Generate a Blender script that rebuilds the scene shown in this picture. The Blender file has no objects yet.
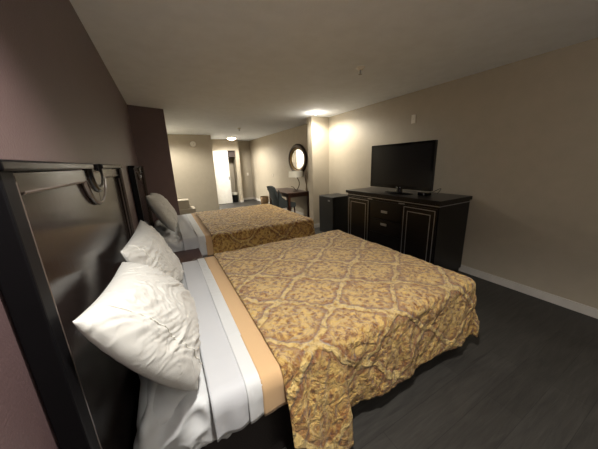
import bpy, bmesh, math, random
from mathutils import Vector, Matrix, noise
random.seed(7)
S = bpy.context.scene
C = S.collection
PI = math.pi
# ------------------------------------------------------------------ camera
YAW, PITCH, ROLL = 0.4938885, 0.2510897, -0.0361457
cy, sy, cp, sp = math.cos(YAW), math.sin(YAW), math.cos(PITCH), math.sin(PITCH)
f = Vector((sy*cp, cy*cp, -sp)); r = Vector((cy, -sy, 0)); u = r.cross(f)
r2 = r*math.cos(ROLL)+u*math.sin(ROLL); u2 = -r*math.sin(ROLL)+u*math.cos(ROLL)
cam = bpy.data.objects.new('camera', bpy.data.cameras.new('camera')); C.objects.link(cam)
cam.matrix_world = Matrix(((r2.x,u2.x,-f.x,0.3130),(r2.y,u2.y,-f.y,0),(r2.z,u2.z,-f.z,1.5159),(0,0,0,1)))
cam.data.sensor_width = 36; cam.data.lens = 243.54*36/598
cam.data.clip_start = 0.02
S.camera = cam
# ------------------------------------------------------------------ world, exposure
w = bpy.data.worlds.new('world'); S.world = w; w.use_nodes = True
w.node_tree.nodes['Background'].inputs[0].default_value = (.9,.85,.8,1)
w.node_tree.nodes['Background'].inputs[1].default_value = 0.0
S.view_settings.view_transform = 'Standard'; S.view_settings.look = 'None'
S.view_settings.gamma = 1; S.view_settings.use_curve_mapping = False
S.view_settings.exposure = 0.0
def light(name, kind, loc, energy, col, size=.1, rot=(0,0,0), spot=None):
    l = bpy.data.lights.new(name, kind); l.energy = energy; l.color = col
    if kind == 'AREA': l.shape = 'DISK'; l.size = size
    else: l.shadow_soft_size = size
    if spot: l.spot_size = spot; l.spot_blend = .45
    o = bpy.data.objects.new(name, l); C.objects.link(o); o.location = loc; o.rotation_euler = rot
    return o
WARM = (1,.93,.80); NEUT = (1,.96,.90)
light('spot_spill', 'POINT', (3.12,4.36,2.34), 6, WARM, .08)
light('spot_glow', 'SPOT', (3.12,4.36,2.40), 128, WARM, .10, spot=math.radians(172))              # ceiling lamp by the pillar
light('hall_dome_glow', 'SPOT', (2.62,9.05,2.32), 165, (1,.95,.86), .12, spot=math.radians(172))          # hall dome
light('bathroom_glow', 'POINT', (1.15,9.25,2.1), 190, (1,.96,.88), .12)     # bathroom fixture
light('alcove_glow', 'SPOT', (.34,7.3,2.40), 230, (1,.95,.84), .06, spot=math.radians(165))        # wall lamp behind the dark partition
light('near_spot_glow', 'SPOT', (.56,.30,2.40), 176, NEUT, .05, spot=math.radians(125))   # ceiling spotlight over the near bed, above the frame
light('room_fill_glow', 'POINT', (1.0,-.95,2.15), 30, NEUT, .17)           # weak fill light added at an unseen dome behind the camera
# ------------------------------------------------------------------ materials
def srgb(c):
    return tuple((x/12.92 if x <= .04045 else ((x+.055)/1.055)**2.4) for x in [v/255 for v in c])+(1,)
def base_mat(name, rough=.5, metal=0, spec=.5):
    m = bpy.data.materials.new(name); m.use_nodes = True
    b = m.node_tree.nodes['Principled BSDF']
    b.inputs['Roughness'].default_value = rough; b.inputs['Metallic'].default_value = metal
    b.inputs['Specular IOR Level'].default_value = spec
    return m, m.node_tree.nodes, m.node_tree.links, b
def ramp(N, stops):
    rp = N.new('ShaderNodeValToRGB'); e = rp.color_ramp.elements
    e[0].position, e[0].color = stops[0]; e[1].position, e[1].color = stops[-1]
    for p, c in stops[1:-1]: k = e.new(p); k.color = c
    return rp
def mat(name, col, rough=.5, metal=0, var=.06, scale=8, bump=.05, bscale=60, spec=.5, stretch=(1,1,1), dist=.01):
    """plain material with gentle procedural colour variation and a fine bump"""
    m, N, L, b = base_mat(name, rough, metal, spec)
    c = srgb(col)
    tc = N.new('ShaderNodeTexCoord'); mp = N.new('ShaderNodeMapping'); mp.inputs['Scale'].default_value = stretch
    L.new(tc.outputs['Object'], mp.inputs[0])
    n = N.new('ShaderNodeTexNoise'); n.inputs['Scale'].default_value = scale; n.inputs['Detail'].default_value = 4
    L.new(mp.outputs[0], n.inputs['Vector'])
    lo = tuple(max(0,x*(1-var)) for x in c[:3])+(1,); hi = tuple(min(1,x*(1+var)) for x in c[:3])+(1,)
    rp = ramp(N, [(.3,lo),(.7,hi)]); L.new(n.outputs['Fac'], rp.inputs[0]); L.new(rp.outputs[0], b.inputs['Base Color'])
    if bump:
        n2 = N.new('ShaderNodeTexNoise'); n2.inputs['Scale'].default_value = bscale; n2.inputs['Detail'].default_value = 3
        L.new(mp.outputs[0], n2.inputs['Vector'])
        bp = N.new('ShaderNodeBump'); bp.inputs['Strength'].default_value = bump; bp.inputs['Distance'].default_value = dist
        L.new(n2.outputs['Fac'], bp.inputs['Height']); L.new(bp.outputs[0], b.inputs['Normal'])
    return m
def emis(name, col, strength):
    m, N, L, b = base_mat(name, .4)
    b.inputs['Base Color'].default_value = srgb(col); b.inputs['Emission Color'].default_value = srgb(col)
    b.inputs['Emission Strength'].default_value = strength
    return m
M = {}
M['wall'] = mat('beige_paint', (176,166,148), .55, bump=.12, bscale=140, var=.03)
M['maroon'] = mat('dark_maroon_paint', (88,70,70), .42, bump=.12, bscale=140, var=.05)
M['ceiling'] = mat('ceiling_paint', (236,242,250), .8, bump=.25, bscale=90, var=.03)
M['trim'] = mat('white_trim_paint', (205,200,192), .35, bump=0)
M['door'] = mat('white_door_paint', (228,226,220), .35, bump=0)
M['blackwood'] = mat('black_stained_wood', (15,13,14), .28, spec=.35, var=.3, scale=3, stretch=(1,1,12), bump=.05, bscale=30)
M['headwood'] = mat('dark_lacquered_headboard_wood', (34,27,25), .13, spec=.22, var=.2, scale=3, stretch=(1,10,1), bump=.02, bscale=20)
M['headframe'] = mat('black_lacquer', (11,10,12), .2, spec=.15, var=.2, bump=.0)
M['postblack'] = mat('satin_black_post', (12,11,13), .5, spec=.12, bump=0)
M['moulding'] = mat('polished_dark_moulding', (78,68,62), .25, spec=.8, bump=0)
M['cherry'] = mat('dark_cherry_wood', (66,32,26), .28, var=.25, scale=4, stretch=(1,8,1), bump=.03)
M['desk'] = mat('brown_desk_wood', (70,42,30), .33, var=.25, scale=4, stretch=(6,1,1), bump=.03)
M['silver'] = mat('silver_inlay', (178,180,184), .3, metal=.8, bump=0)
M['black'] = mat('matte_black_plastic', (20,21,23), .38, bump=.03)
M['gloss'] = mat('glossy_black_plastic', (10,10,12), .12, bump=0)
M['screen'] = mat('dark_tv_screen', (13,14,19), .25, bump=0)
M['fridge'] = mat('black_fridge_steel', (22,24,26), .4, bump=.08, bscale=200)
M['white'] = mat('white_plastic', (225,220,208), .4, bump=0)
M['grey'] = mat('grey_badge', (150,152,155), .35, metal=.4, bump=0)
M['bronze'] = mat('dark_bronze', (60,48,36), .35, metal=.7, var=.2)
M['gold'] = mat('brushed_gold_frame', (120,98,60), .35, metal=.8, var=.2)
M['chair'] = mat('grey_blue_upholstery', (62,68,69), .8, bump=.3, bscale=220)
M['vinyl'] = mat('dark_brown_vinyl', (40,33,31), .5, bump=.2, bscale=160)
M['wicker'] = mat('brown_wicker', (112,88,58), .7, bump=.6, bscale=90)
M['shade'] = mat('white_lamp_shade_fabric', (222,218,205), .8, bump=.1)
M['seam'] = mat('white_piping', (222,220,212), .8, bump=0)
M['bathtile'] = mat('white_bathroom_paint', (235,232,224), .5, bump=0)
M['dark_closet'] = mat('dark_brown_closet_board', (60,48,44), .6)
M['glassy'] = mat('beige_ceramic', (168,150,124), .35, bump=0)
M['twig'] = mat('pale_brown_twig', (128,104,76), .8)
mm, N, L, b = base_mat('mirror_glass', .02, 1); b.inputs['Base Color'].default_value = (.9,.9,.9,1); M['mirror'] = mm
M['lamp_on'] = emis('glowing_lamp_glass', (255,236,205), 9)
M['bulb_on'] = emis('glowing_spot_bulb', (255,244,222), 60)
# linen: fine crumple bump in several scales
def linen(name, col, strength=.5, sc=5, rough=.75, dist=.02):
    m, N, L, b = base_mat(name, rough); b.inputs['Base Color'].default_value = srgb(col)
    b.inputs['Sheen Weight'].default_value = .15
    tc = N.new('ShaderNodeTexCoord')
    mp = N.new('ShaderNodeMapping'); mp.inputs['Scale'].default_value = (1.0,1.5,1.5); mp.inputs['Rotation'].default_value = (.4,.2,.7)
    L.new(tc.outputs['Object'], mp.inputs[0])
    n1 = N.new('ShaderNodeTexNoise'); n1.inputs['Scale'].default_value = sc; n1.inputs['Detail'].default_value = 5; n1.inputs['Distortion'].default_value = 1.3
    n1.noise_type = 'RIDGED_MULTIFRACTAL' if hasattr(n1,'noise_type') else n1.noise_type
    n2 = N.new('ShaderNodeTexNoise'); n2.inputs['Scale'].default_value = 300
    for n in (n1, n2): L.new(mp.outputs[0], n.inputs['Vector'])
    b1 = N.new('ShaderNodeBump'); b1.inputs['Strength'].default_value = strength; b1.inputs['Distance'].default_value = dist
    b2 = N.new('ShaderNodeBump'); b2.inputs['Strength'].default_value = .15; b2.inputs['Distance'].default_value = .002
    L.new(n1.outputs[0], b1.inputs['Height']); L.new(n2.outputs[0], b2.inputs['Height'])
    L.new(b1.outputs[0], b2.inputs['Normal']); L.new(b2.outputs[0], b.inputs['Normal'])
    return m
M['pillow'] = linen('white_pillowcase_cotton', (196,194,188), .7, 11, .75, .008)
M['sheet'] = linen('white_sheet_cotton', (212,213,213), .5, 7, .75, .01)
M['sheet_grey'] = linen('cool_white_folded_sheet', (198,199,202), .12, 3)
M['blanket'] = linen('tan_blanket_fleece', (208,172,128), .05, 4, .95)
# bedspread damask: ogee bands over leafy mottling, on cloth UVs in metres
def damask():
    m, N, L, b = base_mat('gold_and_rust_damask', .55); b.inputs['Sheen Weight'].default_value = .25
    def math_(op, a, bb=None, c=None):
        n = N.new('ShaderNodeMath'); n.operation = op
        for i, v in enumerate((a, bb, c)):
            if v is None: continue
            if isinstance(v, (int, float)): n.inputs[i].default_value = v
            else: L.new(v, n.inputs[i])
        return n.outputs[0]
    uv = N.new('ShaderNodeUVMap'); uv.uv_map = 'cloth'
    wn = N.new('ShaderNodeTexNoise'); wn.inputs['Scale'].default_value = 9; wn.inputs['Detail'].default_value = 3
    L.new(uv.outputs[0], wn.inputs['Vector'])
    wsub = N.new('ShaderNodeVectorMath'); wsub.operation = 'SUBTRACT'; L.new(wn.outputs['Color'], wsub.inputs[0]); wsub.inputs[1].default_value = (.5,.5,.5)
    wsc = N.new('ShaderNodeVectorMath'); wsc.operation = 'SCALE'; wsc.inputs['Scale'].default_value = .085; L.new(wsub.outputs[0], wsc.inputs[0])
    add = N.new('ShaderNodeVectorMath'); add.operation = 'ADD'; L.new(uv.outputs[0], add.inputs[0]); L.new(wsc.outputs[0], add.inputs[1])
    sep = N.new('ShaderNodeSeparateXYZ'); L.new(add.outputs[0], sep.inputs[0])
    X = math_('MULTIPLY', math_('SUBTRACT', sep.outputs[0], .84), 2*PI/.56)
    Y0 = math_('MULTIPLY', math_('SUBTRACT', sep.outputs[1], .88), 2*PI/.44)
    Y = math_('ADD', Y0, math_('MULTIPLY', math_('SINE', math_('MULTIPLY', Y0, 2)), .10))
    X2 = math_('ADD', X, math_('MULTIPLY', math_('SINE', math_('MULTIPLY', X, 2)), -.08))
    F = math_('SUBTRACT', math_('COSINE', X2), math_('COSINE', Y))
    sx = math_('SINE', X2); sy_ = math_('SINE', Y)
    grad = math_('SQRT', math_('ADD', math_('ADD', math_('MULTIPLY', sx, sx), math_('MULTIPLY', sy_, sy_)), .10))
    band = math_('DIVIDE', math_('ABSOLUTE', F), grad)                               # 0 on the lattice
    mr = N.new('ShaderNodeMapRange'); mr.interpolation_type = 'SMOOTHSTEP'
    L.new(band, mr.inputs[0]); mr.inputs[1].default_value = .14; mr.inputs[2].default_value = .24; mr.inputs[3].default_value = 1; mr.inputs[4].default_value = 0
    bandm = mr.outputs[0]
    # rust outline just outside the bands
    mo = N.new('ShaderNodeMapRange'); mo.interpolation_type = 'SMOOTHSTEP'; L.new(band, mo.inputs[0])
    mo.inputs[1].default_value = .22; mo.inputs[2].default_value = .65; mo.inputs[3].default_value = 1; mo.inputs[4].default_value = 0
    leaf = N.new('ShaderNodeTexVoronoi'); leaf.feature = 'SMOOTH_F1'; leaf.inputs['Scale'].default_value = 34
    n2 = N.new('ShaderNodeTexNoise'); n2.inputs['Scale'].default_value = 22; n2.inputs['Detail'].default_value = 6; n2.inputs['Distortion'].default_value = 3.2; n2.inputs['Roughness'].default_value = .7
    n3 = N.new('ShaderNodeTexNoise'); n3.inputs['Scale'].default_value = 120; n3.inputs['Detail'].default_value = 3
    for n in (leaf, n2, n3): n.name = n.name; L.new(add.outputs[0], n.inputs['Vector'])
    mot = math_('ADD', math_('MULTIPLY', n2.outputs[0], .75), math_('MULTIPLY', leaf.outputs['Distance'], .45))
    inner = ramp(N, [(.38, srgb((116,70,24))), (.50, srgb((170,120,50))), (.62, srgb((220,182,102)))])
    L.new(mot, inner.inputs[0])
    bandc = ramp(N, [(.38, srgb((148,104,44))), (.50, srgb((192,152,78))), (.62, srgb((228,196,122)))]); L.new(mot, bandc.inputs[0])
    rust = N.new('ShaderNodeMixRGB'); rust.blend_type = 'MIX'; rust.inputs[2].default_value = srgb((132,74,28))
    L.new(math_('MULTIPLY', mo.outputs[0], math_('MULTIPLY', n2.outputs[0], 1.35)), rust.inputs[0]); L.new(inner.outputs[0], rust.inputs[1])
    mix = N.new('ShaderNodeMixRGB'); L.new(bandm, mix.inputs[0]); L.new(rust.outputs[0], mix.inputs[1]); L.new(bandc.outputs[0], mix.inputs[2])
    L.new(mix.outputs[0], b.inputs['Base Color'])
    # quilting and crumple relief
    q = N.new('ShaderNodeTexNoise'); q.inputs['Scale'].default_value = 16; q.inputs['Detail'].default_value = 3; q.inputs['Distortion'].default_value = 1.6
    L.new(uv.outputs[0], q.inputs['Vector'])
    H = math_('ADD', math_('MULTIPLY', bandm, .35), math_('ADD', math_('MULTIPLY', q.outputs[0], 1.5), math_('MULTIPLY', n3.outputs[0], .25)))
    H = math_('ADD', H, math_('MULTIPLY', n2.outputs[0], .5))
    bp = N.new('ShaderNodeBump'); bp.inputs['Strength'].default_value = 1.0; bp.inputs['Distance'].default_value = .03
    L.new(H, bp.inputs['Height']); L.new(bp.outputs[0], b.inputs['Normal'])
    return m
M['damask'] = damask()
def floor_mat():
    m, N, L, b = base_mat('charcoal_wood_planks', .5, 0, .3)
    tc = N.new('ShaderNodeTexCoord')
    br = N.new('ShaderNodeTexBrick'); L.new(tc.outputs['Object'], br.inputs['Vector'])
    br.inputs['Scale'].default_value = 1; br.inputs['Brick Width'].default_value = 1.2; br.inputs['Row Height'].default_value = .18
    br.inputs['Mortar Size'].default_value = .0018; br.offset = .37
    br.inputs['Color1'].default_value = srgb((60,58,55)); br.inputs['Color2'].default_value = srgb((54,52,49)); br.inputs['Mortar'].default_value = srgb((46,45,43))
    mp = N.new('ShaderNodeMapping'); mp.inputs['Scale'].default_value = (1.5,16,1); L.new(tc.outputs['Object'], mp.inputs[0])
    n = N.new('ShaderNodeTexNoise'); n.inputs['Scale'].default_value = 2.2; n.inputs['Detail'].default_value = 7; n.inputs['Distortion'].default_value = .8; n.inputs['Roughness'].default_value = .65
    L.new(mp.outputs[0], n.inputs['Vector'])
    rp = ramp(N, [(.3,(.72,.72,.72,1)),(.7,(1.25,1.25,1.22,1))]); L.new(n.outputs[0], rp.inputs[0])
    mx = N.new('ShaderNodeMixRGB'); mx.blend_type = 'MULTIPLY'; mx.inputs[0].default_value = 1
    L.new(br.outputs['Color'], mx.inputs[1]); L.new(rp.outputs[0], mx.inputs[2]); L.new(mx.outputs[0], b.inputs['Base Color'])
    bp = N.new('ShaderNodeBump'); bp.inputs['Strength'].default_value = .25; bp.inputs['Distance'].default_value = .004
    L.new(n.outputs[0], bp.inputs['Height']); L.new(bp.outputs[0], b.inputs['Normal'])
    return m
M['floor'] = floor_mat()
# ------------------------------------------------------------------ helpers
def box(bm, x0, x1, y0, y1, z0, z1, bev=0, seg=2):
    v = bmesh.ops.create_cube(bm, size=1)['verts']
    for q in v: q.co = Vector(((x0+x1)/2+q.co.x*(x1-x0), (y0+y1)/2+q.co.y*(y1-y0), (z0+z1)/2+q.co.z*(z1-z0)))
    if bev:
        e = list({e for q in v for e in q.link_edges})
        bmesh.ops.bevel(bm, geom=e, offset=bev, segments=seg, profile=.6, affect='EDGES')
def tube(bm, pts, rad, n=10, cap=True):
    pts = [Vector(p) for p in pts]; rs = rad if isinstance(rad, (list, tuple)) else [rad]*len(pts)
    rings = []; up = None
    for i, p in enumerate(pts):
        d = (pts[min(i+1,len(pts)-1)]-pts[max(i-1,0)]).normalized()
        if up is None: up = d.orthogonal().normalized()
        a = (up-d*up.dot(d)).normalized(); up = a; c = d.cross(a)
        rings.append([bm.verts.new(p+a*rs[i]*math.cos(2*PI*k/n)+c*rs[i]*math.sin(2*PI*k/n)) for k in range(n)])
    for A, B in zip(rings, rings[1:]):
        for k in range(n): bm.faces.new((A[k], A[(k+1)%n], B[(k+1)%n], B[k]))
    if cap: bm.faces.new(rings[0][::-1]); bm.faces.new(rings[-1])
def lathe(bm, prof, cen=(0,0,0), axis='z', n=32, cap=True):
    cen = Vector(cen); rings = []
    for rr, h in prof:
        ring = []
        for k in range(n):
            a, s = rr*math.cos(2*PI*k/n), rr*math.sin(2*PI*k/n)
            ring.append(bm.verts.new(cen+(Vector((a,s,h)) if axis=='z' else Vector((h,a,s)) if axis=='x' else Vector((s,h,a)))))
        rings.append(ring)
    for A, B in zip(rings, rings[1:]):
        for k in range(n): bm.faces.new((A[k], A[(k+1)%n], B[(k+1)%n], B[k]))
    if cap: bm.faces.new(rings[0][::-1]); bm.faces.new(rings[-1])
def prism_yz(bm, poly, x0, x1, bev=0):
    """extrude an outline given in (y,z) between two x planes"""
    A = [bm.verts.new((x0,a,b)) for a, b in poly]; B = [bm.verts.new((x1,a,b)) for a, b in poly]
    bm.faces.new(A[::-1]); bm.faces.new(B); n = len(poly)
    for k in range(n): bm.faces.new((A[k], A[(k+1)%n], B[(k+1)%n], B[k]))
def obj(name, bm, m, parent=None, smooth=False, sharp=40):
    bmesh.ops.recalc_face_normals(bm, faces=bm.faces)
    me = bpy.data.meshes.new(name); bm.to_mesh(me); bm.free(); me.materials.append(m)
    o = bpy.data.objects.new(name, me); C.objects.link(o)
    if smooth:
        for p in me.polygons: p.use_smooth = True
        if sharp: me.set_sharp_from_angle(angle=math.radians(sharp))
    if parent: o.parent = parent; o.matrix_parent_inverse = Matrix.Translation(-parent.location)
    return o
def tag(o, label, cat, group=None):
    o['label'] = label; o['category'] = cat
    if group: o['group'] = group
    return o
def thing(name, label, cat, loc, group=None):
    o = bpy.data.objects.new(name, None); o.empty_display_size = .05; C.objects.link(o); o.location = loc
    return tag(o, label, cat, group)
def B(*a, **k):
    bm = bmesh.new(); box(bm, *a, **k); return bm
def struct(name, bm, m, **k):
    o = obj(name, bm, m, **k); o['kind'] = 'structure'; return o
def boxes(*bs):
    bm = bmesh.new()
    for q in bs: box(bm, *q)
    return bm
# ------------------------------------------------------------------ room shell
H = 2.44; W = 3.68
struct('floor', B(-.12, 3.8, -2.4, 11.2, -.1, 0), M['floor'])
struct('ceiling', B(-.12, 3.8, -2.4, 11.2, H, H+.1), M['ceiling'])
struct('wall_left', B(-.12, 0, -2.4, 4.72, 0, H), M['maroon'])
struct('wall_right', B(W, W+.12, -2.4, 10.45, 0, H), M['wall'])
struct('wall_back', B(0, W, -2.4, -2.28, 0, H), M['wall'])
bm = bmesh.new()                                                       # dark partition, slightly out of square
vs = [(0,4.72),(.48,4.90),(.48,5.02),(-.12,4.84),(-.12,4.72)]
lo = [bm.verts.new((a,b_,0)) for a,b_ in vs]; hi = [bm.verts.new((a,b_,H)) for a,b_ in vs]
bm.faces.new(lo[::-1]); bm.faces.new(hi)
for k in range(5): bm.faces.new((lo[k],lo[(k+1)%5],hi[(k+1)%5],hi[k]))
struct('wall_partition', bm, M['maroon'])
struct('wall_alcove', B(-.12, 0, 4.84, 8.5, 0, H), M['wall'])
struct('wall_bathroom_front', B(-.12, 1.82, 8.5, 8.6, 0, H), M['wall'])
struct('wall_bathroom_side', boxes((1.72,1.82,8.6,8.8,0,H),(1.72,1.82,8.8,9.66,2.05,H),(1.72,1.82,9.66,9.85,0,H)), M['wall'])
struct('wall_bathroom_inner', boxes((-.12,0,8.6,9.85,0,H)), M['bathtile'])
# wall with the closet opening
struct('wall_closet', boxes((0,2.05,9.85,9.95,0,H),(2.05,2.93,9.85,9.95,2.04,H),(2.93,3.06,9.85,10.45,0,H)), M['wall'])
struct('wall_closet_inner', boxes((2.0,2.05,9.95,10.5,0,H),(2.05,3.06,10.45,10.55,0,H)), M['wall'])
struct('wall_far', B(3.06, W, 10.42, 10.55, 0, H), M['wall'])
struct('wall_pillar', B(3.235, W, 4.70, 4.88, 0, H), M['wall'])
bh = .09
struct('baseboard_right', boxes((W-.014,W,-2.28,4.70,0,bh),(W-.014,W,4.88,10.42,0,bh)), M['trim'])
struct('baseboard_pillar', boxes((3.221,W-.014,4.686,4.70,0,bh),(3.221,3.235,4.70,4.894,0,bh)), M['trim'])
struct('baseboard_far', boxes((3.06,W-.014,10.406,10.42,0,bh),(3.06,3.074,9.836,10.406,0,bh),(2.93,3.06,9.836,9.85,0,bh)), M['trim'])
struct('baseboard_left', boxes((0,.012,-2.28,.6,0,bh)), M['trim'])
# closet door (sliding white panel)
d = struct('door_1', B(2.06, 2.62, 9.862, 9.90, .012, 2.03, bev=.003), M['door'])
hb = boxes((2.572,2.592,9.852,9.862,.93,1.06)); lathe(hb, [(.012,-.03),(.012,0)], (2.582,9.86,1.0), 'y', 12)
h = obj('door_handle', hb, M['bronze'], d)
struct('trim_1', boxes((2.60,2.93,9.96,10.40,1.80,2.04)), M['dark_closet'])  # dark box at the top of the closet
# ------------------------------------------------------------------ headboards
def headboard(y0, label, dx=0.0):
    """1.54 m wide board on the wall at x=0, from y0 to y0+1.54, top 1.54"""
    Wd, T = 1.54, 1.54; yc = y0+Wd/2
    t = thing('headboard', label, 'headboard', (0.0, yc, 0), 'headboards on the dark wall')
    X = .006
    obj('back_board', B(X, .034, y0+.02, y0+Wd-.02, .12, T-.05), M['headwood'], t)
    # posts and rails of the black frame
    obj('post', B(X, .056, y0, y0+.050, 0, T-.02, bev=.004), M['postblack'], t)
    obj('post', B(X, .058, y0+Wd-.055, y0+Wd, 0, T-.02, bev=.004), M['postblack'], t)
    # top rails with the notch in the middle
    for a, b_ in ((y0-.008, yc-.09), (yc+.09, y0+Wd+.008)):
        obj('top_rail', B(X, .066, a, b_, T-.022, T, bev=.005), M['headframe'], t)
    # wide flat upper border left and right of the ornament: front face .046
    bm = bmesh.new()
    arc = [(yc-.16*math.cos(a), T-.030-.155*math.sin(a)) for a in [PI*k/20 for k in range(21)]]
    def inner(rr, k0, k1, n=12): return [(yc-rr*math.cos(PI*(k0+(k1-k0)*i/n)), T-.028-rr*1.0*math.sin(PI*(k0+(k1-k0)*i/n))) for i in range(n+1)]
    for s in (-1, 1):
        ye = y0+.075 if s < 0 else y0+Wd-.055
        pts = [(ye, T-.026), (yc+s*.06, T-.026)]
        pts += [(yc+s*.165*math.sin(a), T-.026-.165*math.cos(a)) for a in [0.05+(PI/2-.42)*k/10 for k in range(11)]] if False else []
        pts += [(yc+s*.004, T-.026), (yc+s*.004, T-.165)]
        pts += [(yc+s*.150*math.sin(a), T-.026-.150*math.cos(a)) for a in [0.05+(1.10)*k/8 for k in range(9)]]
        pts += [(yc+s*.165, T-.066), (ye, T-.066)]
        clean = [pts[0]]
        for q in pts[1:]:
            if (Vector(q)-Vector(clean[-1])).length > 1e-4: clean.append(q)
        if s > 0: clean = clean[::-1]
        prism_yz(bm, clean, .034, .046)
    obj('upper_border', bm, M['headwood'], t)
    # silvery edge moulding between frame and panel
    e = .083; zt = T-.03
    for yy in (y0+.060, y0+Wd-e+.02):
        bm = bmesh.new(); q_ = (.047,.006) if yy < yc else (.056,.009)
        tube(bm, [(q_[0], yy, .3), (q_[0], yy, zt)], q_[1], 8)
        tube(bm, [(.041, yy+(.018 if yy < yc else -.018), .3), (.041, yy+(.018 if yy < yc else -.018), zt-.06)], .005, 8)
        obj('side_moulding', bm, M['moulding'], t, True)
    # lower inset moulding: straight pieces and the arc under the ornament
    for a, b_ in ((y0+.10, yc-.19), (yc+.19, y0+Wd-.10)):
        bm = bmesh.new(); tube(bm, [(.042, a, T-.068), (.042, b_, T-.068)], .0055, 8)
        obj('panel_moulding', bm, M['moulding'], t, True)
    bm = bmesh.new()
    tube(bm, [(.042, yc+.20*math.sin(a), T-.022-.150*math.cos(a)) for a in [-1.25+2.5*k/24 for k in range(25)]], .009, 8)
    obj('arc_moulding', bm, M['moulding'], t, True)
    # horseshoe ornament hanging from the rail
    bm = bmesh.new()
    n = 22; path = [(yc-.10*math.cos(PI*k/n), T-.035-.075*math.sin(PI*k/n)) for k in range(n+1)]
    path = [(yc-.10, T-.0)]+path+[(yc+.10, T-.0)]
    tube(bm, [(.044, a, b_) for a, b_ in path], [.017]*len(path), 12)
    obj('horseshoe_ornament', bm, M['gloss'], t, True, 60)
    obj('notch_block', B(.034, .055, yc-.075, yc+.075, T-.10, T-.03, bev=.01), M['headwood'], t)
    return t
headboard(.65, 'large dark lacquered headboard of the near bed with horseshoe ornament')
headboard(3.13, 'dark lacquered headboard of the far bed, next to the dark partition wall')
# ------------------------------------------------------------------ beds
def clampf(x, a, b_): return max(a, min(b_, x))
def drape_pt(x, y, bx, z0, R, hemn, hemf, hemx, out):
    """maps flat cloth coordinates onto a box x<=bx[1], bx[2]<=y<=bx[3]; returns point"""
    x1, ya, yb = bx[1], bx[2], bx[3]
    ox = max(0, x-x1); oy = max(0, ya-y) if y < (ya+yb)/2 else -max(0, y-yb)
    d = math.hypot(ox, oy)
    if d == 0: return Vector((x, y, z0)), 0, (0,0)
    ux, uy = ox/d, -oy/d
    d *= max(abs(ux), abs(uy))**.65
    arcl = R*PI/2
    if d < arcl:
        a = d/R; h = R*math.sin(a); dz = R*(1-math.cos(a))
    else: h = R; dz = R+(d-arcl)
    cx_, cy_ = min(x, x1), clampf(y, ya, yb)
    return Vector((cx_+ux*h, cy_+uy*h, z0-dz)), max(0, d-arcl), (ux, uy)
def spread(name, label, x0, x1, ya, yb, z0, R, dn, df, dx, bulge, group, seed):
    """bedspread covering x0..x1, hanging dn at near side, df far side, dx over the foot"""
    bm = bmesh.new(); uvl = bm.loops.layers.uv.new('cloth')
    NX, NY = 230, 230
    s0, s1 = x0, x1+dx; t0, t1 = ya-dn, yb+df
    grid = []; uvs = {}
    for i in range(NX+1):
        row = []
        s = s0+(s1-s0)*i/NX
        for j in range(NY+1):
            t = t0+(t1-t0)*j/NY
            P, dr, (ux, uy) = drape_pt(s, t, (x0, x1, ya, yb), z0, R, 0, 0, 0, 0)
            # soft quilting swell on top, folds on the drops
            q = noise.noise(Vector((s*5, t*5, seed)))*.007+noise.noise(Vector((s*17, t*17, seed+4)))*.005+(.5-abs(noise.noise(Vector((s*21+t*6, t*12-s*9, seed+8))))*2)*.0055
            if dr > 0:
                L_ = max(dn, dx)-.05; k = dr/L_
                along = s if abs(uy) > .9 else (t if ux > .9 else s-t)
                fold = (.012*math.sin(along*9+seed)+.007*math.sin(along*23+seed*2)+.022*noise.noise(Vector((along*3,dr*2,seed))))*min(1,k*1.2)
                corner = min(abs(ux), abs(uy))*1.4
                off = fold*(1-.5*corner)+.012*k+.05*k*corner
                if bulge and uy < -.5 and s < bulge: off += .10*k*clampf((bulge-s)/.02, 0, 1)
                cr = 1-abs(noise.noise(Vector((along*7+.8*noise.noise(Vector((s*3,t*3,2))), dr*2.2, seed+30))))*2
                cr2 = 1-abs(noise.noise(Vector((along*15+dr*6, dr*4-along*2, seed+31))))*2
                off += (cr*.012+cr2*.008-.010)*min(1, dr/.05)
                P = P+Vector((ux*off, uy*off, 0))
                lift = .25*corner*k*(max(dn,dx))
                P.z += lift*.25
                P.z += noise.noise(Vector((along*2.2, 0, seed+9)))*.03*k
                if bulge and uy < -.5 and s < bulge: P.z -= .10*k*clampf((bulge-s)/.02, 0, 1)
                P.z = max(P.z, .012+.004*math.sin(along*9))
                P += Vector((ux, uy, 0))*(q+noise.noise(Vector((s*9, t*9, seed+2)))*.009)
            else:
                edge = min(1, min(x1-s, t-ya if t < (ya+yb)/2 else yb-t)/.25) if min(x1-s, t-ya, yb-t) > 0 else 0
                P.z += q+.012*max(0, edge)
            v = bm.verts.new(P); row.append(v); uvs[v] = (s, t)
        grid.append(row)
    for i in range(NX):
        for j in range(NY):
            fc = bm.faces.new((grid[i][j], grid[i+1][j], grid[i+1][j+1], grid[i][j+1]))
            for lp in fc.loops: lp[uvl].uv = uvs[lp.vert]
    o = obj(name, bm, M['damask'], None, True, None)
    md = o.modifiers.new('thick', 'SOLIDIFY'); md.thickness = .008; md.offset = 1
    tag(o, label, 'bedspread', group)
    return o
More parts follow.
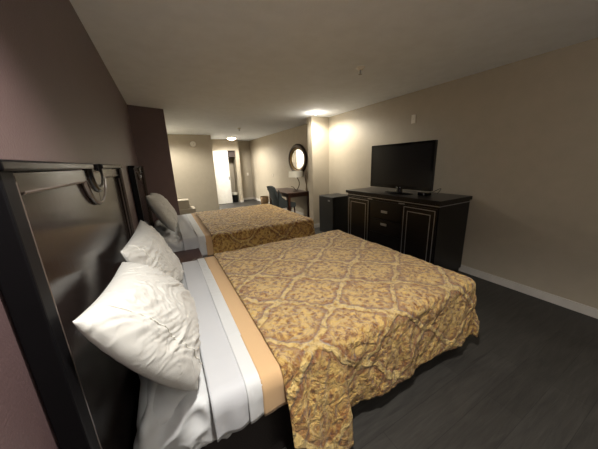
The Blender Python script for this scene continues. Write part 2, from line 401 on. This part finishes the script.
def band(name, label, cat, x0, x1, ya, yb, z0, R, dn, df, m, group, seed, thick=.004, rip=.004, slope=0.0):
    """a strip of bedding across the bed, hanging down both sides"""
    bm = bmesh.new(); NX, NY = 14, 110
    rows = []
    for i in range(NX+1):
        row = []; s = x0+(x1-x0)*i/NX
        for j in range(NY+1):
            dnn = dn+slope*(s-x0)
            t0, t1 = ya-dnn, yb+df
            t = t0+(t1-t0)*j/NY
            P, dr, (ux, uy) = drape_pt(s, t, (x0, 99, ya, yb), z0, R, 0, 0, 0, 0)
            a = noise.noise(Vector((s*14, t*2, seed)))*rip*1.4
            if dr > 0:
                a += rip*1.6*math.sin(s*55+seed+2*dr)*min(1, dr/.08)
                P += Vector((0, uy*(a+.006), 0))
            else: P.z += a+.004
            row.append(bm.verts.new(P))
        rows.append(row)
    for i in range(NX):
        for j in range(NY): bm.faces.new((rows[i][j], rows[i+1][j], rows[i+1][j+1], rows[i][j+1]))
    o = obj(name, bm, m, None, True, None)
    md = o.modifiers.new('thick', 'SOLIDIFY'); md.thickness = thick; md.offset = 1
    return tag(o, label, cat, group) if label else o
def mattress_bm(x0, x1, y0, y1, z0, z1, rad, wr, seed, puff=.0):
    bm = bmesh.new(); box(bm, x0, x1, y0, y1, z0, z1)
    bmesh.ops.bevel(bm, geom=list(bm.edges), offset=rad, segments=5, profile=.5, affect='EDGES')
    bmesh.ops.subdivide_edges(bm, edges=[e for e in bm.edges if e.calc_length() > .15], cuts=24, use_grid_fill=True)
    bm.normal_update()
    for v in bm.verts:
        p = v.co
        if wr: v.co = p = p+v.normal*wr*1.0*(.12-abs(noise.noise(Vector((p.x*7+p.z*4, p.y*3, p.z*6-p.x*6+seed))))*2.4)
        a = noise.noise(Vector((p.x*6, p.y*5, p.z*9+seed)))*.6+noise.noise(Vector((p.x*17+p.z*9, p.y*12, p.z*12+seed)))*.3
        v.co = p+v.normal*min(a,.15)*wr
    return bm
def bed(tagw, y0, y1, zt, foot, dn, df, dx, bulge, seed, xs):
    ya, yb = y0, y1
    which = 'near' if tagw == 'near' else 'far'
    t = thing('bed', {'near':'dark platform and mattress under the bedding of the near bed',
                      'far':'dark platform and mattress under the bedding of the far bed'}[which], 'bed', (1.1,(ya+yb)/2,0), 'queen beds')
    obj('bed_base', B(.09, foot-.06, ya+.03, yb-.03, .0, .33, bev=.012), M['vinyl'], t)
    obj('mattress', mattress_bm(.075, foot-.03, ya+.012, yb-.012, .335, zt-.022, .05, .0, 1), M['sheet'], t, True, None)
    o = obj('fitted_sheet', mattress_bm(.050 if which == 'near' else .068, xs[0]+.14, ya-.022, yb+.004, .31, zt-.004, .06, .024, seed), M['sheet'], t, True, None)
    fs = band('flat_sheet', f'white flat sheet folded back across the {which} bed', 'sheet', xs[0], xs[1], ya-.006, yb+.006, zt, .05, dn[0], .26, M['sheet_grey'], 'folded flat sheets', seed, .005, .004, -.06)
    bl = band('border', None, None, xs[1]-.004, xs[2], ya-.010, yb+.008, zt+.003, .05, dn[0]-.01, .26, M['sheet'], None, seed+3, .006, .003, -.06)
    bl.parent = fs
    band('blanket', f'tan blanket edge showing beside the patterned spread of the {which} bed', 'blanket', xs[2]-.004, xs[3]+.03, ya-.010, yb+.010, zt+.002, .05, dn[1], .27, M['blanket'], 'tan blankets', seed+5, .006, .0015, -.04)
    spread('bedspread', {'near':'gold and rust damask bedspread hanging over the near bed',
                         'far':'gold and rust damask bedspread on the far bed'}[which], xs[3], foot, ya-.022, yb+.022, zt+.014, .05, dn[2], df, dx, bulge, 'damask bedspreads', seed)
bed('near', .90, 2.46, .605, 2.22, (.22,.215,.50), .46, .48, 1.00, 2.3, (.345,.49,.555,.65))
bed('far', 3.08, 4.70, .675, 2.14, (.27,.27,.53), .40, .50, 0, 5.1, (.40,.57,.65,.72))
# ------------------------------------------------------------------ pillows
def pillow(label, cs, T, seed, pinch=.06):
    """cs: four world corners A,B,C,D (A-B and D-C are the short ends)"""
    A, Bc, Cc, D = [Vector(c) for c in cs]
    cen = (A+Bc+Cc+D)/4
    nrm = (Cc-A).cross(D-Bc).normalized()
    if nrm.x < 0: nrm = -nrm
    N_ = 120; bm = bmesh.new(); top = {}; bot = {}
    for i in range(N_+1):
        for j in range(N_+1):
            a = -1+2*i/N_; b_ = -1+2*j/N_
            a2 = a*(1+2.2*pinch*(1-b_*b_)*abs(a)**3); b2 = b_*(1-pinch*(1-a*a)*abs(b_)**3)
            uu, vv = (a2+1)/2, (b2+1)/2
            P = A*(1-uu)*(1-vv)+Bc*(1-uu)*vv+Cc*uu*vv+D*uu*(1-vv)
            th = max(0, (1-a**6)*(1-b_**4))**.5
            th *= .55+.45*max(0,(1-a*a)*(1-b_*b_))**.35
            # radial pulls from corners plus long crumples
            ang = math.atan2(b_, a)
            def crease(fu, fv, sk, sd, warp=.35):
                w_ = noise.noise(Vector((uu*2.5, vv*2.5, sd+11)))*warp
                return (1-abs(noise.noise(Vector(((uu+w_)*fu, (vv+sk*uu+w_)*fv, sd))))*2.2)
            wr = .011*crease(2.2, 7, -.55, seed)+.006*crease(4, 13, -.9, seed+3)+.004*crease(8, 8, .5, seed+6, .8)
            wr += .008*noise.noise(Vector((uu*3, vv*3, seed+20)))
            wr -= .016
            wr *= .45+.75*abs(a)**.8
            edge = min(1, 6*min(1-abs(a), 1-abs(b_)))
            wr *= edge
            zsag = 0
            top[i,j] = bm.verts.new(P+nrm*(T*.62*th+wr)); 
            if 0 < i < N_ and 0 < j < N_: bot[i,j] = bm.verts.new(P-nrm*(T*.38*th+wr*.4))
            else: bot[i,j] = top[i,j]
    for i in range(N_):
        for j in range(N_):
            bm.faces.new((top[i,j],top[i+1,j],top[i+1,j+1],top[i,j+1]))
            q = (bot[i,j],bot[i,j+1],bot[i+1,j+1],bot[i+1,j])
            bm.faces.new(q)
    seam_pts = [top[int(N_*.13), j].co.copy()+nrm*.0012 for j in range(1, N_)]
    o = obj('pillow', bm, M['pillow'], None, True, None)
    tag(o, label, 'pillow', 'white bed pillows')
    bm = bmesh.new(); tube(bm, seam_pts, .0024, 6)
    s = obj('seam', bm, M['seam'], None, True); s.parent = o
    return o
pillow('white pillow at the front of the near bed, leaning on the headboard',
       [(.095,.64,1.20),(.305,.89,.645),(.335,1.62,.655),(.10,1.25,1.12)], .17, 1.0)
pillow('white pillow of the near bed tucked behind the front pillow, beside the nightstand',
       [(.08,1.38,1.13),(.22,1.70,.66),(.33,1.98,.66),(.10,2.30,1.11)], .15, 5.0)
pillow('white pillow on the far bed leaning on its headboard',
       [(.10,3.42,1.19),(.34,3.44,.695),(.35,4.20,.71),(.12,4.12,1.16)], .22, 9.0)
# ------------------------------------------------------------------ nightstand
t = thing('nightstand', 'dark cherry nightstand between the two beds', 'nightstand', (.3,2.79,0))
obj('top', B(.02, .56, 2.54, 3.03, .53, .56, bev=.006), M['cherry'], t)
obj('body', B(.03, .53, 2.56, 3.01, .04, .529, bev=.004), M['cherry'], t)
for z0_, z1_ in ((.30,.50),(.08,.28)):
    dr = obj('drawer', B(.531, .545, 2.58, 2.99, z0_, z1_, bev=.004), M['cherry'], t)
    bm = bmesh.new(); lathe(bm, [(.006,0),(.006,.015),(.014,.02),(.012,.03),(.001,.031)], (.545,2.785,(z0_+z1_)/2), 'x', 14)
    k = obj('knob', bm, M['silver'], dr, True); k.matrix_parent_inverse = Matrix.Identity(4)
# ------------------------------------------------------------------ dresser
DX, DY0, DY1, DH = 3.03, 1.64, 3.25, 1.03
t = thing('dresser', 'long black dresser with silver inlay under the television', 'dresser', (3.35,2.43,0))
obj('top', B(DX-.03, 3.664, DY0-.02, DY1+.02, DH-.045, DH, bev=.006), M['blackwood'], t)
obj('body', B(DX, 3.655, DY0, DY1, .06, DH-.075, bev=.003), M['blackwood'], t)
obj('plinth', B(DX+.03, 3.65, DY0+.02, DY1-.02, 0, .059), M['blackwood'], t)
obj('silver_strip', boxes((DX-.004,3.656,DY0-.004,DY1+.004,DH-.074,DH-.066)), M['silver'], t)
obj('neck', boxes((DX+.004,3.654,DY0+.004,DY1-.004,DH-.066,DH-.0455)), M['blackwood'], t)
def rect_frame(x, y0, y1, z0, z1, wd, dp):
    return boxes((x-dp,x,y0,y1,z1-wd,z1),(x-dp,x,y0,y1,z0,z0+wd),(x-dp,x,y0,y0+wd,z0+wd,z1-wd),(x-dp,x,y1-wd,y1,z0+wd,z1-wd))
for a, b_ in ((1.652,2.125),(2.72,3.22)):
    dd = obj('door', B(DX-.018, DX-.001, a, b_, .10, DH-.10, bev=.002), M['blackwood'], t)
    for ins in (.02, .075):
        iw = obj('inlay', rect_frame(DX-.018, a+ins, b_-ins, .10+ins, DH-.10-ins, .009, .003), M['silver'], dd)
        iw.matrix_parent_inverse = Matrix.Identity(4)
for z0_, z1_ in ((.665,.925),(.455,.655),(.10,.445)):
    dd = obj('drawer', B(DX-.018, DX-.001, 2.14, 2.705, z0_, z1_, bev=.003), M['blackwood'], t)
    zc = z1_-.145 if z1_ > .9 else z1_-.062 if z1_ > .6 else z1_-.26
    bm = B(DX-.026, DX-.018, 2.37, 2.48, zc-.018, zc+.018, bev=.003)
    hh = obj('handle', bm, M['silver'], dd); hh.matrix_parent_inverse = Matrix.Identity(4)
obj('clasp', boxes((DX-.03,DX-.019,2.66,2.75,DH-.098,DH-.086)), M['silver'], t)
obj('clasp', boxes((DX-.03,DX-.019,2.09,2.18,DH-.098,DH-.086)), M['silver'], t)
# ------------------------------------------------------------------ television
t = thing('television', 'black flat television standing on the dresser', 'television', (3.30,2.42,DH))
TX = 3.27; ty0, ty1, tz0, tz1 = 1.92, 2.97, DH+.06, 1.72
bm = bmesh.new(); box(bm, TX, TX+.045, ty0, ty1, tz0, tz1, bev=.008); box(bm, TX+.046, TX+.085, ty0+.12, ty1-.12, tz0+.05, tz1-.12, bev=.015)
obj('casing', bm, M['black'], t)
obj('bezel', rect_frame(TX-.0005, ty0+.002, ty1-.002, tz0+.002, tz1-.002, .028, .006), M['gloss'], t)
obj('screen', B(TX-.004, TX-.0006, ty0+.03, ty1-.03, tz0+.045, tz1-.03), M['screen'], t)
obj('lower_bezel', B(TX-.008, TX-.0006, ty0+.03, ty1-.03, tz0+.002, tz0+.044), M['gloss'], t)
obj('badge', boxes((TX-.0095,TX-.0082,2.38,2.46,tz0+.016,tz0+.028)), M['grey'], t)
bm = bmesh.new(); tube(bm, [(TX+.02,2.415,DH+.018),(TX+.02,2.415,tz0+.03)], [.045,.035], 16)
obj('neck', bm, M['gloss'], t, True)
bm = bmesh.new(); lathe(bm, [(.001,.0),(.23,.0),(.235,.008),(.20,.017),(.001,.02)], (0,0,0), 'z', 40, cap=False)
for v in bm.verts: v.co = Vector((TX+v.co.x*.48, 2.415+v.co.y, DH+.001+v.co.z))
obj('stand_base', bm, M['gloss'], t, True)
t = thing('set_top_box', 'small black box with lights beside the television stand', 'box', (3.30,2.02,DH))
obj('body', B(3.26, 3.36, 1.97, 2.10, DH+.001, DH+.042, bev=.004), M['gloss'], t)
obj('cable_plug', boxes((3.252,3.26,2.00,2.012,DH+.008,DH+.030)), M['silver'], t)
bm = bmesh.new()
pp = []
for k in range(21):
    q = k/20; pp.append((3.36+.14*q, 1.99-.09*math.sin(q*PI)-.01*q, DH+.02+.075*math.sin(q*PI)-.013*q))
tube(bm, pp, .004, 6); tag(obj('antenna_cable', bm, M['black'], None, True), 'thin black cable looping behind the television', 'cable')
# ------------------------------------------------------------------ refrigerator
t = thing('mini_refrigerator', 'short black refrigerator in the corner beside the dresser', 'refrigerator', (3.36,4.05,0))
obj('body', B(3.165, 3.60, 3.80, 4.28, .03, .83, bev=.008), M['fridge'], t)
dd = obj('door', B(3.12, 3.16, 3.80, 4.28, .05, .828, bev=.01), M['fridge'], t)
bd = obj('badge', boxes((3.1165,3.1195,3.89,3.96,.735,.765)), M['grey'], dd); bd.matrix_parent_inverse = Matrix.Identity(4)
for a in (3.2, 3.56):
    for b_ in (3.84, 4.24):
        bm = bmesh.new(); lathe(bm, [(.015,0),(.015,.03)], (a,b_,0)); obj('foot', bm, M['black'], t)
# ------------------------------------------------------------------ desk, chair, lamp, mirror
t = thing('desk', 'brown wooden writing desk against the wall below the oval mirror', 'desk', (3.33,6.2,0))
obj('top', B(2.98, 3.655, 5.50, 6.90, .73, .76, bev=.006), M['desk'], t)
obj('apron', boxes((3.03,3.05,5.56,6.84,.64,.729),(3.60,3.62,5.56,6.84,.64,.729),(3.05,3.60,5.56,5.58,.64,.729),(3.05,3.60,6.82,6.84,.64,.729)), M['desk'], t)
for a in (3.02, 3.585):
    for b_ in (5.54, 6.80):
        bm = bmesh.new(); box(bm, a, a+.06, b_, b_+.06, 0, .729, bev=.004)
        for v in bm.verts:
            if v.co.z < .1: v.co.x = a+.03+(v.co.x-a-.03)*.8; v.co.y = b_+.03+(v.co.y-b_-.03)*.8
        obj('leg', bm, M['desk'], t)
t = thing('desk_chair', 'grey upholstered chair with curved back pulled up to the desk', 'chair', (2.95,5.78,0))
cx0, cyc, wd = 2.79, 5.86, .47
bm = bmesh.new()
rows = []
for i in range(15):                                   # curved scoop back that sweeps forward into low sides
    a = -1+2*i/14
    yy = cyc+a*wd/2; fx = .10*abs(a)**2.5
    zt = .95-.03*a*a
    col_ = []
    for k in range(9):
        q = k/8; z = .40+(zt-.40)*q
        col_.append((cx0-.10*q+fx*(1-q)+.02, yy*1+(cyc-yy)*.10*q, z))
    rows.append(col_)
F_ = [[bm.verts.new((x, y, z)) for x, y, z in rw] for rw in rows]
Bk = [[bm.verts.new((x-.06, y, z)) for x, y, z in rw] for rw in rows]
for i in range(14):
    for k in range(8):
        bm.faces.new((F_[i][k],F_[i+1][k],F_[i+1][k+1],F_[i][k+1])); bm.faces.new((Bk[i][k],Bk[i][k+1],Bk[i+1][k+1],Bk[i+1][k]))
    bm.faces.new((F_[i][8],F_[i+1][8],Bk[i+1][8],Bk[i][8])); bm.faces.new((F_[i][0],Bk[i][0],Bk[i+1][0],F_[i+1][0]))
for k in range(8):
    bm.faces.new((F_[0][k],F_[0][k+1],Bk[0][k+1],Bk[0][k])); bm.faces.new((F_[14][k],Bk[14][k],Bk[14][k+1],F_[14][k+1]))
obj('backrest', bm, M['chair'], t, True, 50)
for s in (-1, 1):                                     # sloping side wings
    ye = cyc+s*wd/2
    bm = bmesh.new(); poly = [(cx0+.0, .86), (cx0+.09,.66), (cx0+.22,.56), (cx0+.46,.49), (cx0+.46,.38), (cx0+.0,.40)]
    A_ = [bm.verts.new((x, ye-.02, z)) for x, z in poly]; B_ = [bm.verts.new((x, ye+.02, z)) for x, z in poly]
    bm.faces.new(A_); bm.faces.new(B_[::-1])
    for k in range(6): bm.faces.new((A_[k], B_[k], B_[(k+1)%6], A_[(k+1)%6]))
    obj('side_wing', bm, M['chair'], t)
obj('seat', B(cx0+.03, cx0+.50, cyc-wd/2+.02, cyc+wd/2-.02, .37, .47, bev=.03, seg=4), M['chair'], t, True)
for a in (cx0+.02, cx0+.45):
    for b_ in (cyc-.19, cyc+.19):
        bm = bmesh.new(); tube(bm, [(a+(.03 if a > 2.9 else -.05), b_, 0), (a, b_, .375)], [.014,.022], 10); obj('leg', bm, M['desk'], t)
t = thing('desk_lamp', 'desk lamp with white drum shade on a curved bronze arm', 'lamp', (3.38,5.85,.76))
bm = bmesh.new(); lathe(bm, [(.001,.761),(.075,.761),(.078,.770),(.03,.778),(.001,.780)], (3.38,5.80,0), cap=False); obj('base', bm, M['bronze'], t, True)
bm = bmesh.new()
tube(bm, [(3.38,5.84-.22*math.sin(q*PI*.62)-.0, .775+.36*q**.9+.0) if False else (3.40+.03*q, 5.80-.20*math.sin(PI*q*.85)+.12*q, .775+.36*q) for q in [k/20 for k in range(21)]], .011, 8)
tube(bm, [(3.38,5.80,.78),(3.37,5.92,.86),(3.37,6.05,.87)], .009, 8)
obj('arm', bm, M['bronze'], t, True)
bm = bmesh.new(); lathe(bm, [(.200,1.13),(.188,1.28)], (3.43,5.86,0), n=40, cap=False); lathe(bm, [(.196,1.131),(.184,1.279)], (3.43,5.86,0), n=40, cap=False)
obj('lamp_shade', bm, M['shade'], t, True)
bm = bmesh.new(); lathe(bm, [(.012,1.10),(.03,1.15),(.03,1.20),(.006,1.23)], (3.43,5.86,0), n=16); obj('bulb', bm, M['white'], t, True)
t = thing('oval_mirror', 'dark framed oval mirror on the wall above the desk', 'mirror', (W,6.2,1.59))
MY, MZ, RY, RZ = 6.17, 1.59, .52, .41
def ell_ring(prof, n=64):
    bm = bmesh.new(); R_ = []
    for k in range(n):
        a = 2*PI*k/n
        R_.append([bm.verts.new((W-.004-dp, MY+(RY-ins)*math.cos(a), MZ+(RZ-ins)*math.sin(a))) for ins, dp in prof])
    for k in range(n):
        A_, B_ = R_[k], R_[(k+1)%n]
        for i in range(len(prof)): 
            j = (i+1)%len(prof); bm.faces.new((A_[i],A_[j],B_[j],B_[i]))
    return bm
obj('frame', ell_ring([(0,0),(0,.03),(.03,.055),(.075,.055),(.10,.035),(.10,0)]), M['bronze'], t, True, 50)
obj('inner_rim', ell_ring([(.102,.002),(.102,.04),(.125,.035),(.15,.012),(.15,.002)]), M['gold'], t, True, 50)
bm = bmesh.new(); n = 64
vs = [bm.verts.new((W-.012, MY+(RY-.145)*math.cos(2*PI*k/n), MZ+(RZ-.145)*math.sin(2*PI*k/n))) for k in range(n)]
vb = [bm.verts.new((W-.005, v.co.y, v.co.z)) for v in vs]
bm.faces.new(vs); bm.faces.new(vb[::-1])
for k in range(n): bm.faces.new((vs[k],vb[k],vb[(k+1)%n],vs[(k+1)%n]))
obj('glass', bm, M['mirror'], t)
# ------------------------------------------------------------------ small things
bm = bmesh.new(); lathe(bm, [(.12,0),(.135,.02),(.155,.33),(.15,.34)], (3.46,8.45,0), n=28, cap=False)
lathe(bm, [(.001,.012),(.12,.012)], (3.46,8.45,0), n=28, cap=False)
o = obj('wicker_basket', bm, M['wicker'], None, True); o.modifiers.new('t','SOLIDIFY').thickness = .008
tag(o, 'brown wicker wastebasket on the floor by the far right wall', 'basket')
t = thing('trash_can', 'black trash can with white liner beside the white closet door', 'trash can', (2.80,10.1,0))
bm = bmesh.new(); lathe(bm, [(.001,.01),(.09,.0),(.115,.37),(.118,.38),(.110,.375),(.086,.012),(.001,.014)], (2.80,10.12,0), n=28, cap=False); obj('bin', bm, M['black'], t, True)
bm = bmesh.new(); lathe(bm, [(.121,.30),(.125,.385),(.108,.39),(.10,.33)], (2.80,10.12,0), n=28, cap=False); obj('liner', bm, M['white'], t, True)
t = thing('wall_plate', 'small white blank plate high on the wall above the television', 'wall plate', (W,2.58,2.08))
obj('plate', B(W-.008, W-.0005, 2.53, 2.60, 2.01, 2.13, bev=.002), M['white'], t)
bm = bmesh.new(); lathe(bm, [(.004,W-.010),(.004,W-.008)], (0,2.565,2.07), 'x', 8); obj('screw', bm, M['grey'], t)
t = thing('light_switch', 'white light switch on the far wall beyond the desk', 'light switch', (3.52,10.41,1.1))
obj('plate', B(3.47, 3.55, 10.412, 10.4195, 1.03, 1.15, bev=.002), M['white'], t)
obj('rocker', B(3.495, 3.525, 10.407, 10.412, 1.065, 1.115, bev=.001), M['white'], t)
t = thing('wall_outlet', 'small ivory wall outlet on the long wall past the desk', 'outlet', (W,8.0,1.1))
obj('plate', B(W-.008, W-.0005, 8.0, 8.07, 1.05, 1.16, bev=.002), M['wall'], t)
obj('socket', B(W-.011, W-.008, 8.02, 8.05, 1.07, 1.14, bev=.001), M['white'], t)
t = thing('smoke_detector', 'round white smoke detector high on the beige wall', 'smoke detector', (1.24,8.5,2.17))
bm = bmesh.new(); lathe(bm, [(.085,-.001),(.085,-.022),(.072,-.045),(.03,-.052),(.001,-.052)], (1.27,8.5,2.165), 'y', 32, cap=False); obj('housing', bm, M['white'], t, True)
bm = bmesh.new(); lathe(bm, [(.012,-.052),(.011,-.056),(.001,-.056)], (1.28,8.5,2.165), 'y', 12, cap=False); obj('test_button', bm, M['grey'], t, True)
def sprinkler(x, y, label, sc=1):
    t = thing('ceiling_sprinkler', label, 'sprinkler', (x,y,H), 'ceiling sprinklers')
    bm = bmesh.new(); lathe(bm, [(.045*sc,-.0005),(.045*sc,-.006),(.028*sc,-.022),(.020*sc,-.028),(.001,-.028)], (x,y,H), cap=False); obj('cover_ring', bm, M['white'], t, True)
    bm = bmesh.new(); lathe(bm, [(.008,-.028),(.008,-.055),(.004,-.06),(.018*sc,-.066),(.018*sc,-.069),(.001,-.069)], (x,y,H), cap=False); obj('nozzle', bm, M['grey'], t, True)
sprinkler(2.26, 2.16, 'white ceiling sprinkler above the foot of the near bed')
sprinkler(2.26, 6.76, 'small ceiling sprinkler in front of the lit hall ceiling lamp')
def dome(x, y, label, group):
    t = thing('ceiling_light', label, 'ceiling light', (x,y,H), group)
    bm = bmesh.new(); lathe(bm, [(.17,-.0005),(.17,-.03),(.155,-.034)], (x,y,H), cap=False); obj('rim', bm, M['white'], t, True)
    bm = bmesh.new(); lathe(bm, [(.155,-.03),(.14,-.06),(.10,-.085),(.05,-.098),(.001,-.10)], (x,y,H), cap=False); obj('diffuser', bm, M['lamp_on'], t, True)
dome(2.62, 9.05, 'glowing round ceiling lamp in the hall near the white door', 'ceiling lamps')
dome(1.0, -.95, 'round fill lamp added out of view behind the viewer over the near end of the room', 'ceiling lamps')  # unseen fixture added to carry the fill light
def spotlight(x, y, label):
    t = thing('ceiling_spotlight', label, 'ceiling light', (x,y,H), 'ceiling spotlights')
    bm = bmesh.new(); lathe(bm, [(.05,-.0005),(.05,-.012),(.035,-.014),(.034,-.004)], (x,y,H), cap=False); obj('trim_ring', bm, M['white'], t, True)
    bm = bmesh.new(); lathe(bm, [(.033,-.004),(.028,-.022),(.014,-.03),(.001,-.031)], (x,y,H), cap=False); obj('bulb', bm, M['bulb_on'], t, True)
spotlight(3.12, 4.36, 'bright ceiling spotlight in front of the pillar')
spotlight(.34, 7.3, 'ceiling spotlight hidden behind the dark partition')
spotlight(.56, .30, 'ceiling spotlight over the pillows of the near bed')
t = thing('bathroom_lamp', 'lamp over the bathroom wall seen through its doorway', 'lamp', (.0,9.25,2.1))
bm = bmesh.new(); lathe(bm, [(.06,.0005),(.06,.02)], (0,9.25,2.1), 'x', 20); tube(bm, [(.02,9.25,2.1),(.15,9.25,2.1)], .01, 8); obj('bracket', bm, M['silver'], t)
bm = bmesh.new(); lathe(bm, [(.001,2.03),(.05,2.05),(.06,2.10),(.05,2.14),(.02,2.15)], (.17,9.25,0), n=20, cap=False); obj('globe', bm, M['lamp_on'], t, True)
# stepped ledge unit behind the far bed
t = thing('ledge_unit', 'low beige stepped ledge unit between far bed and beige wall', 'ledge', (.4,6.5,0))
obj('lower_shelf', B(.02, .90, 6.42, 6.85, .0, .50, bev=.006), M['wall'], t)
obj('raised_block', B(.02, .78, 6.52, 6.85, .501, .71, bev=.006), M['wall'], t)

t = thing('dried_twigs', 'slender pale brown twigs standing on the desk beside the pillar', 'twigs', (3.58,5.58,.76))
bm = bmesh.new(); lathe(bm, [(.001,.761),(.028,.761),(.034,.80),(.020,.86),(.024,.88)], (3.58,5.58,0), n=20, cap=False); obj('vase', bm, M['glassy'], t, True)
rt = random.Random(3)
for k in range(6):
    bm = bmesh.new(); a = -1.1+.44*k; ht = .30+.22*rt.random()
    pts = [(3.58-.02*q*math.cos(a*2), 5.58+(.06*a*.9)*q**1.6, .80+ht*q+.01*math.sin(6*q+k)) for q in [i/10 for i in range(11)]]
    tube(bm, pts, [.0045-.003*i/10 for i in range(11)], 6)
    for j in (4, 6, 8):
        b0 = Vector(pts[j]); tube(bm, [b0, b0+Vector((-.008,.015*(-1)**j,.035)), b0+Vector((-.012,.022*(-1)**j,.075))], [.003,.0025,.0012], 5)
    obj('twig', bm, M['twig'], t, True)
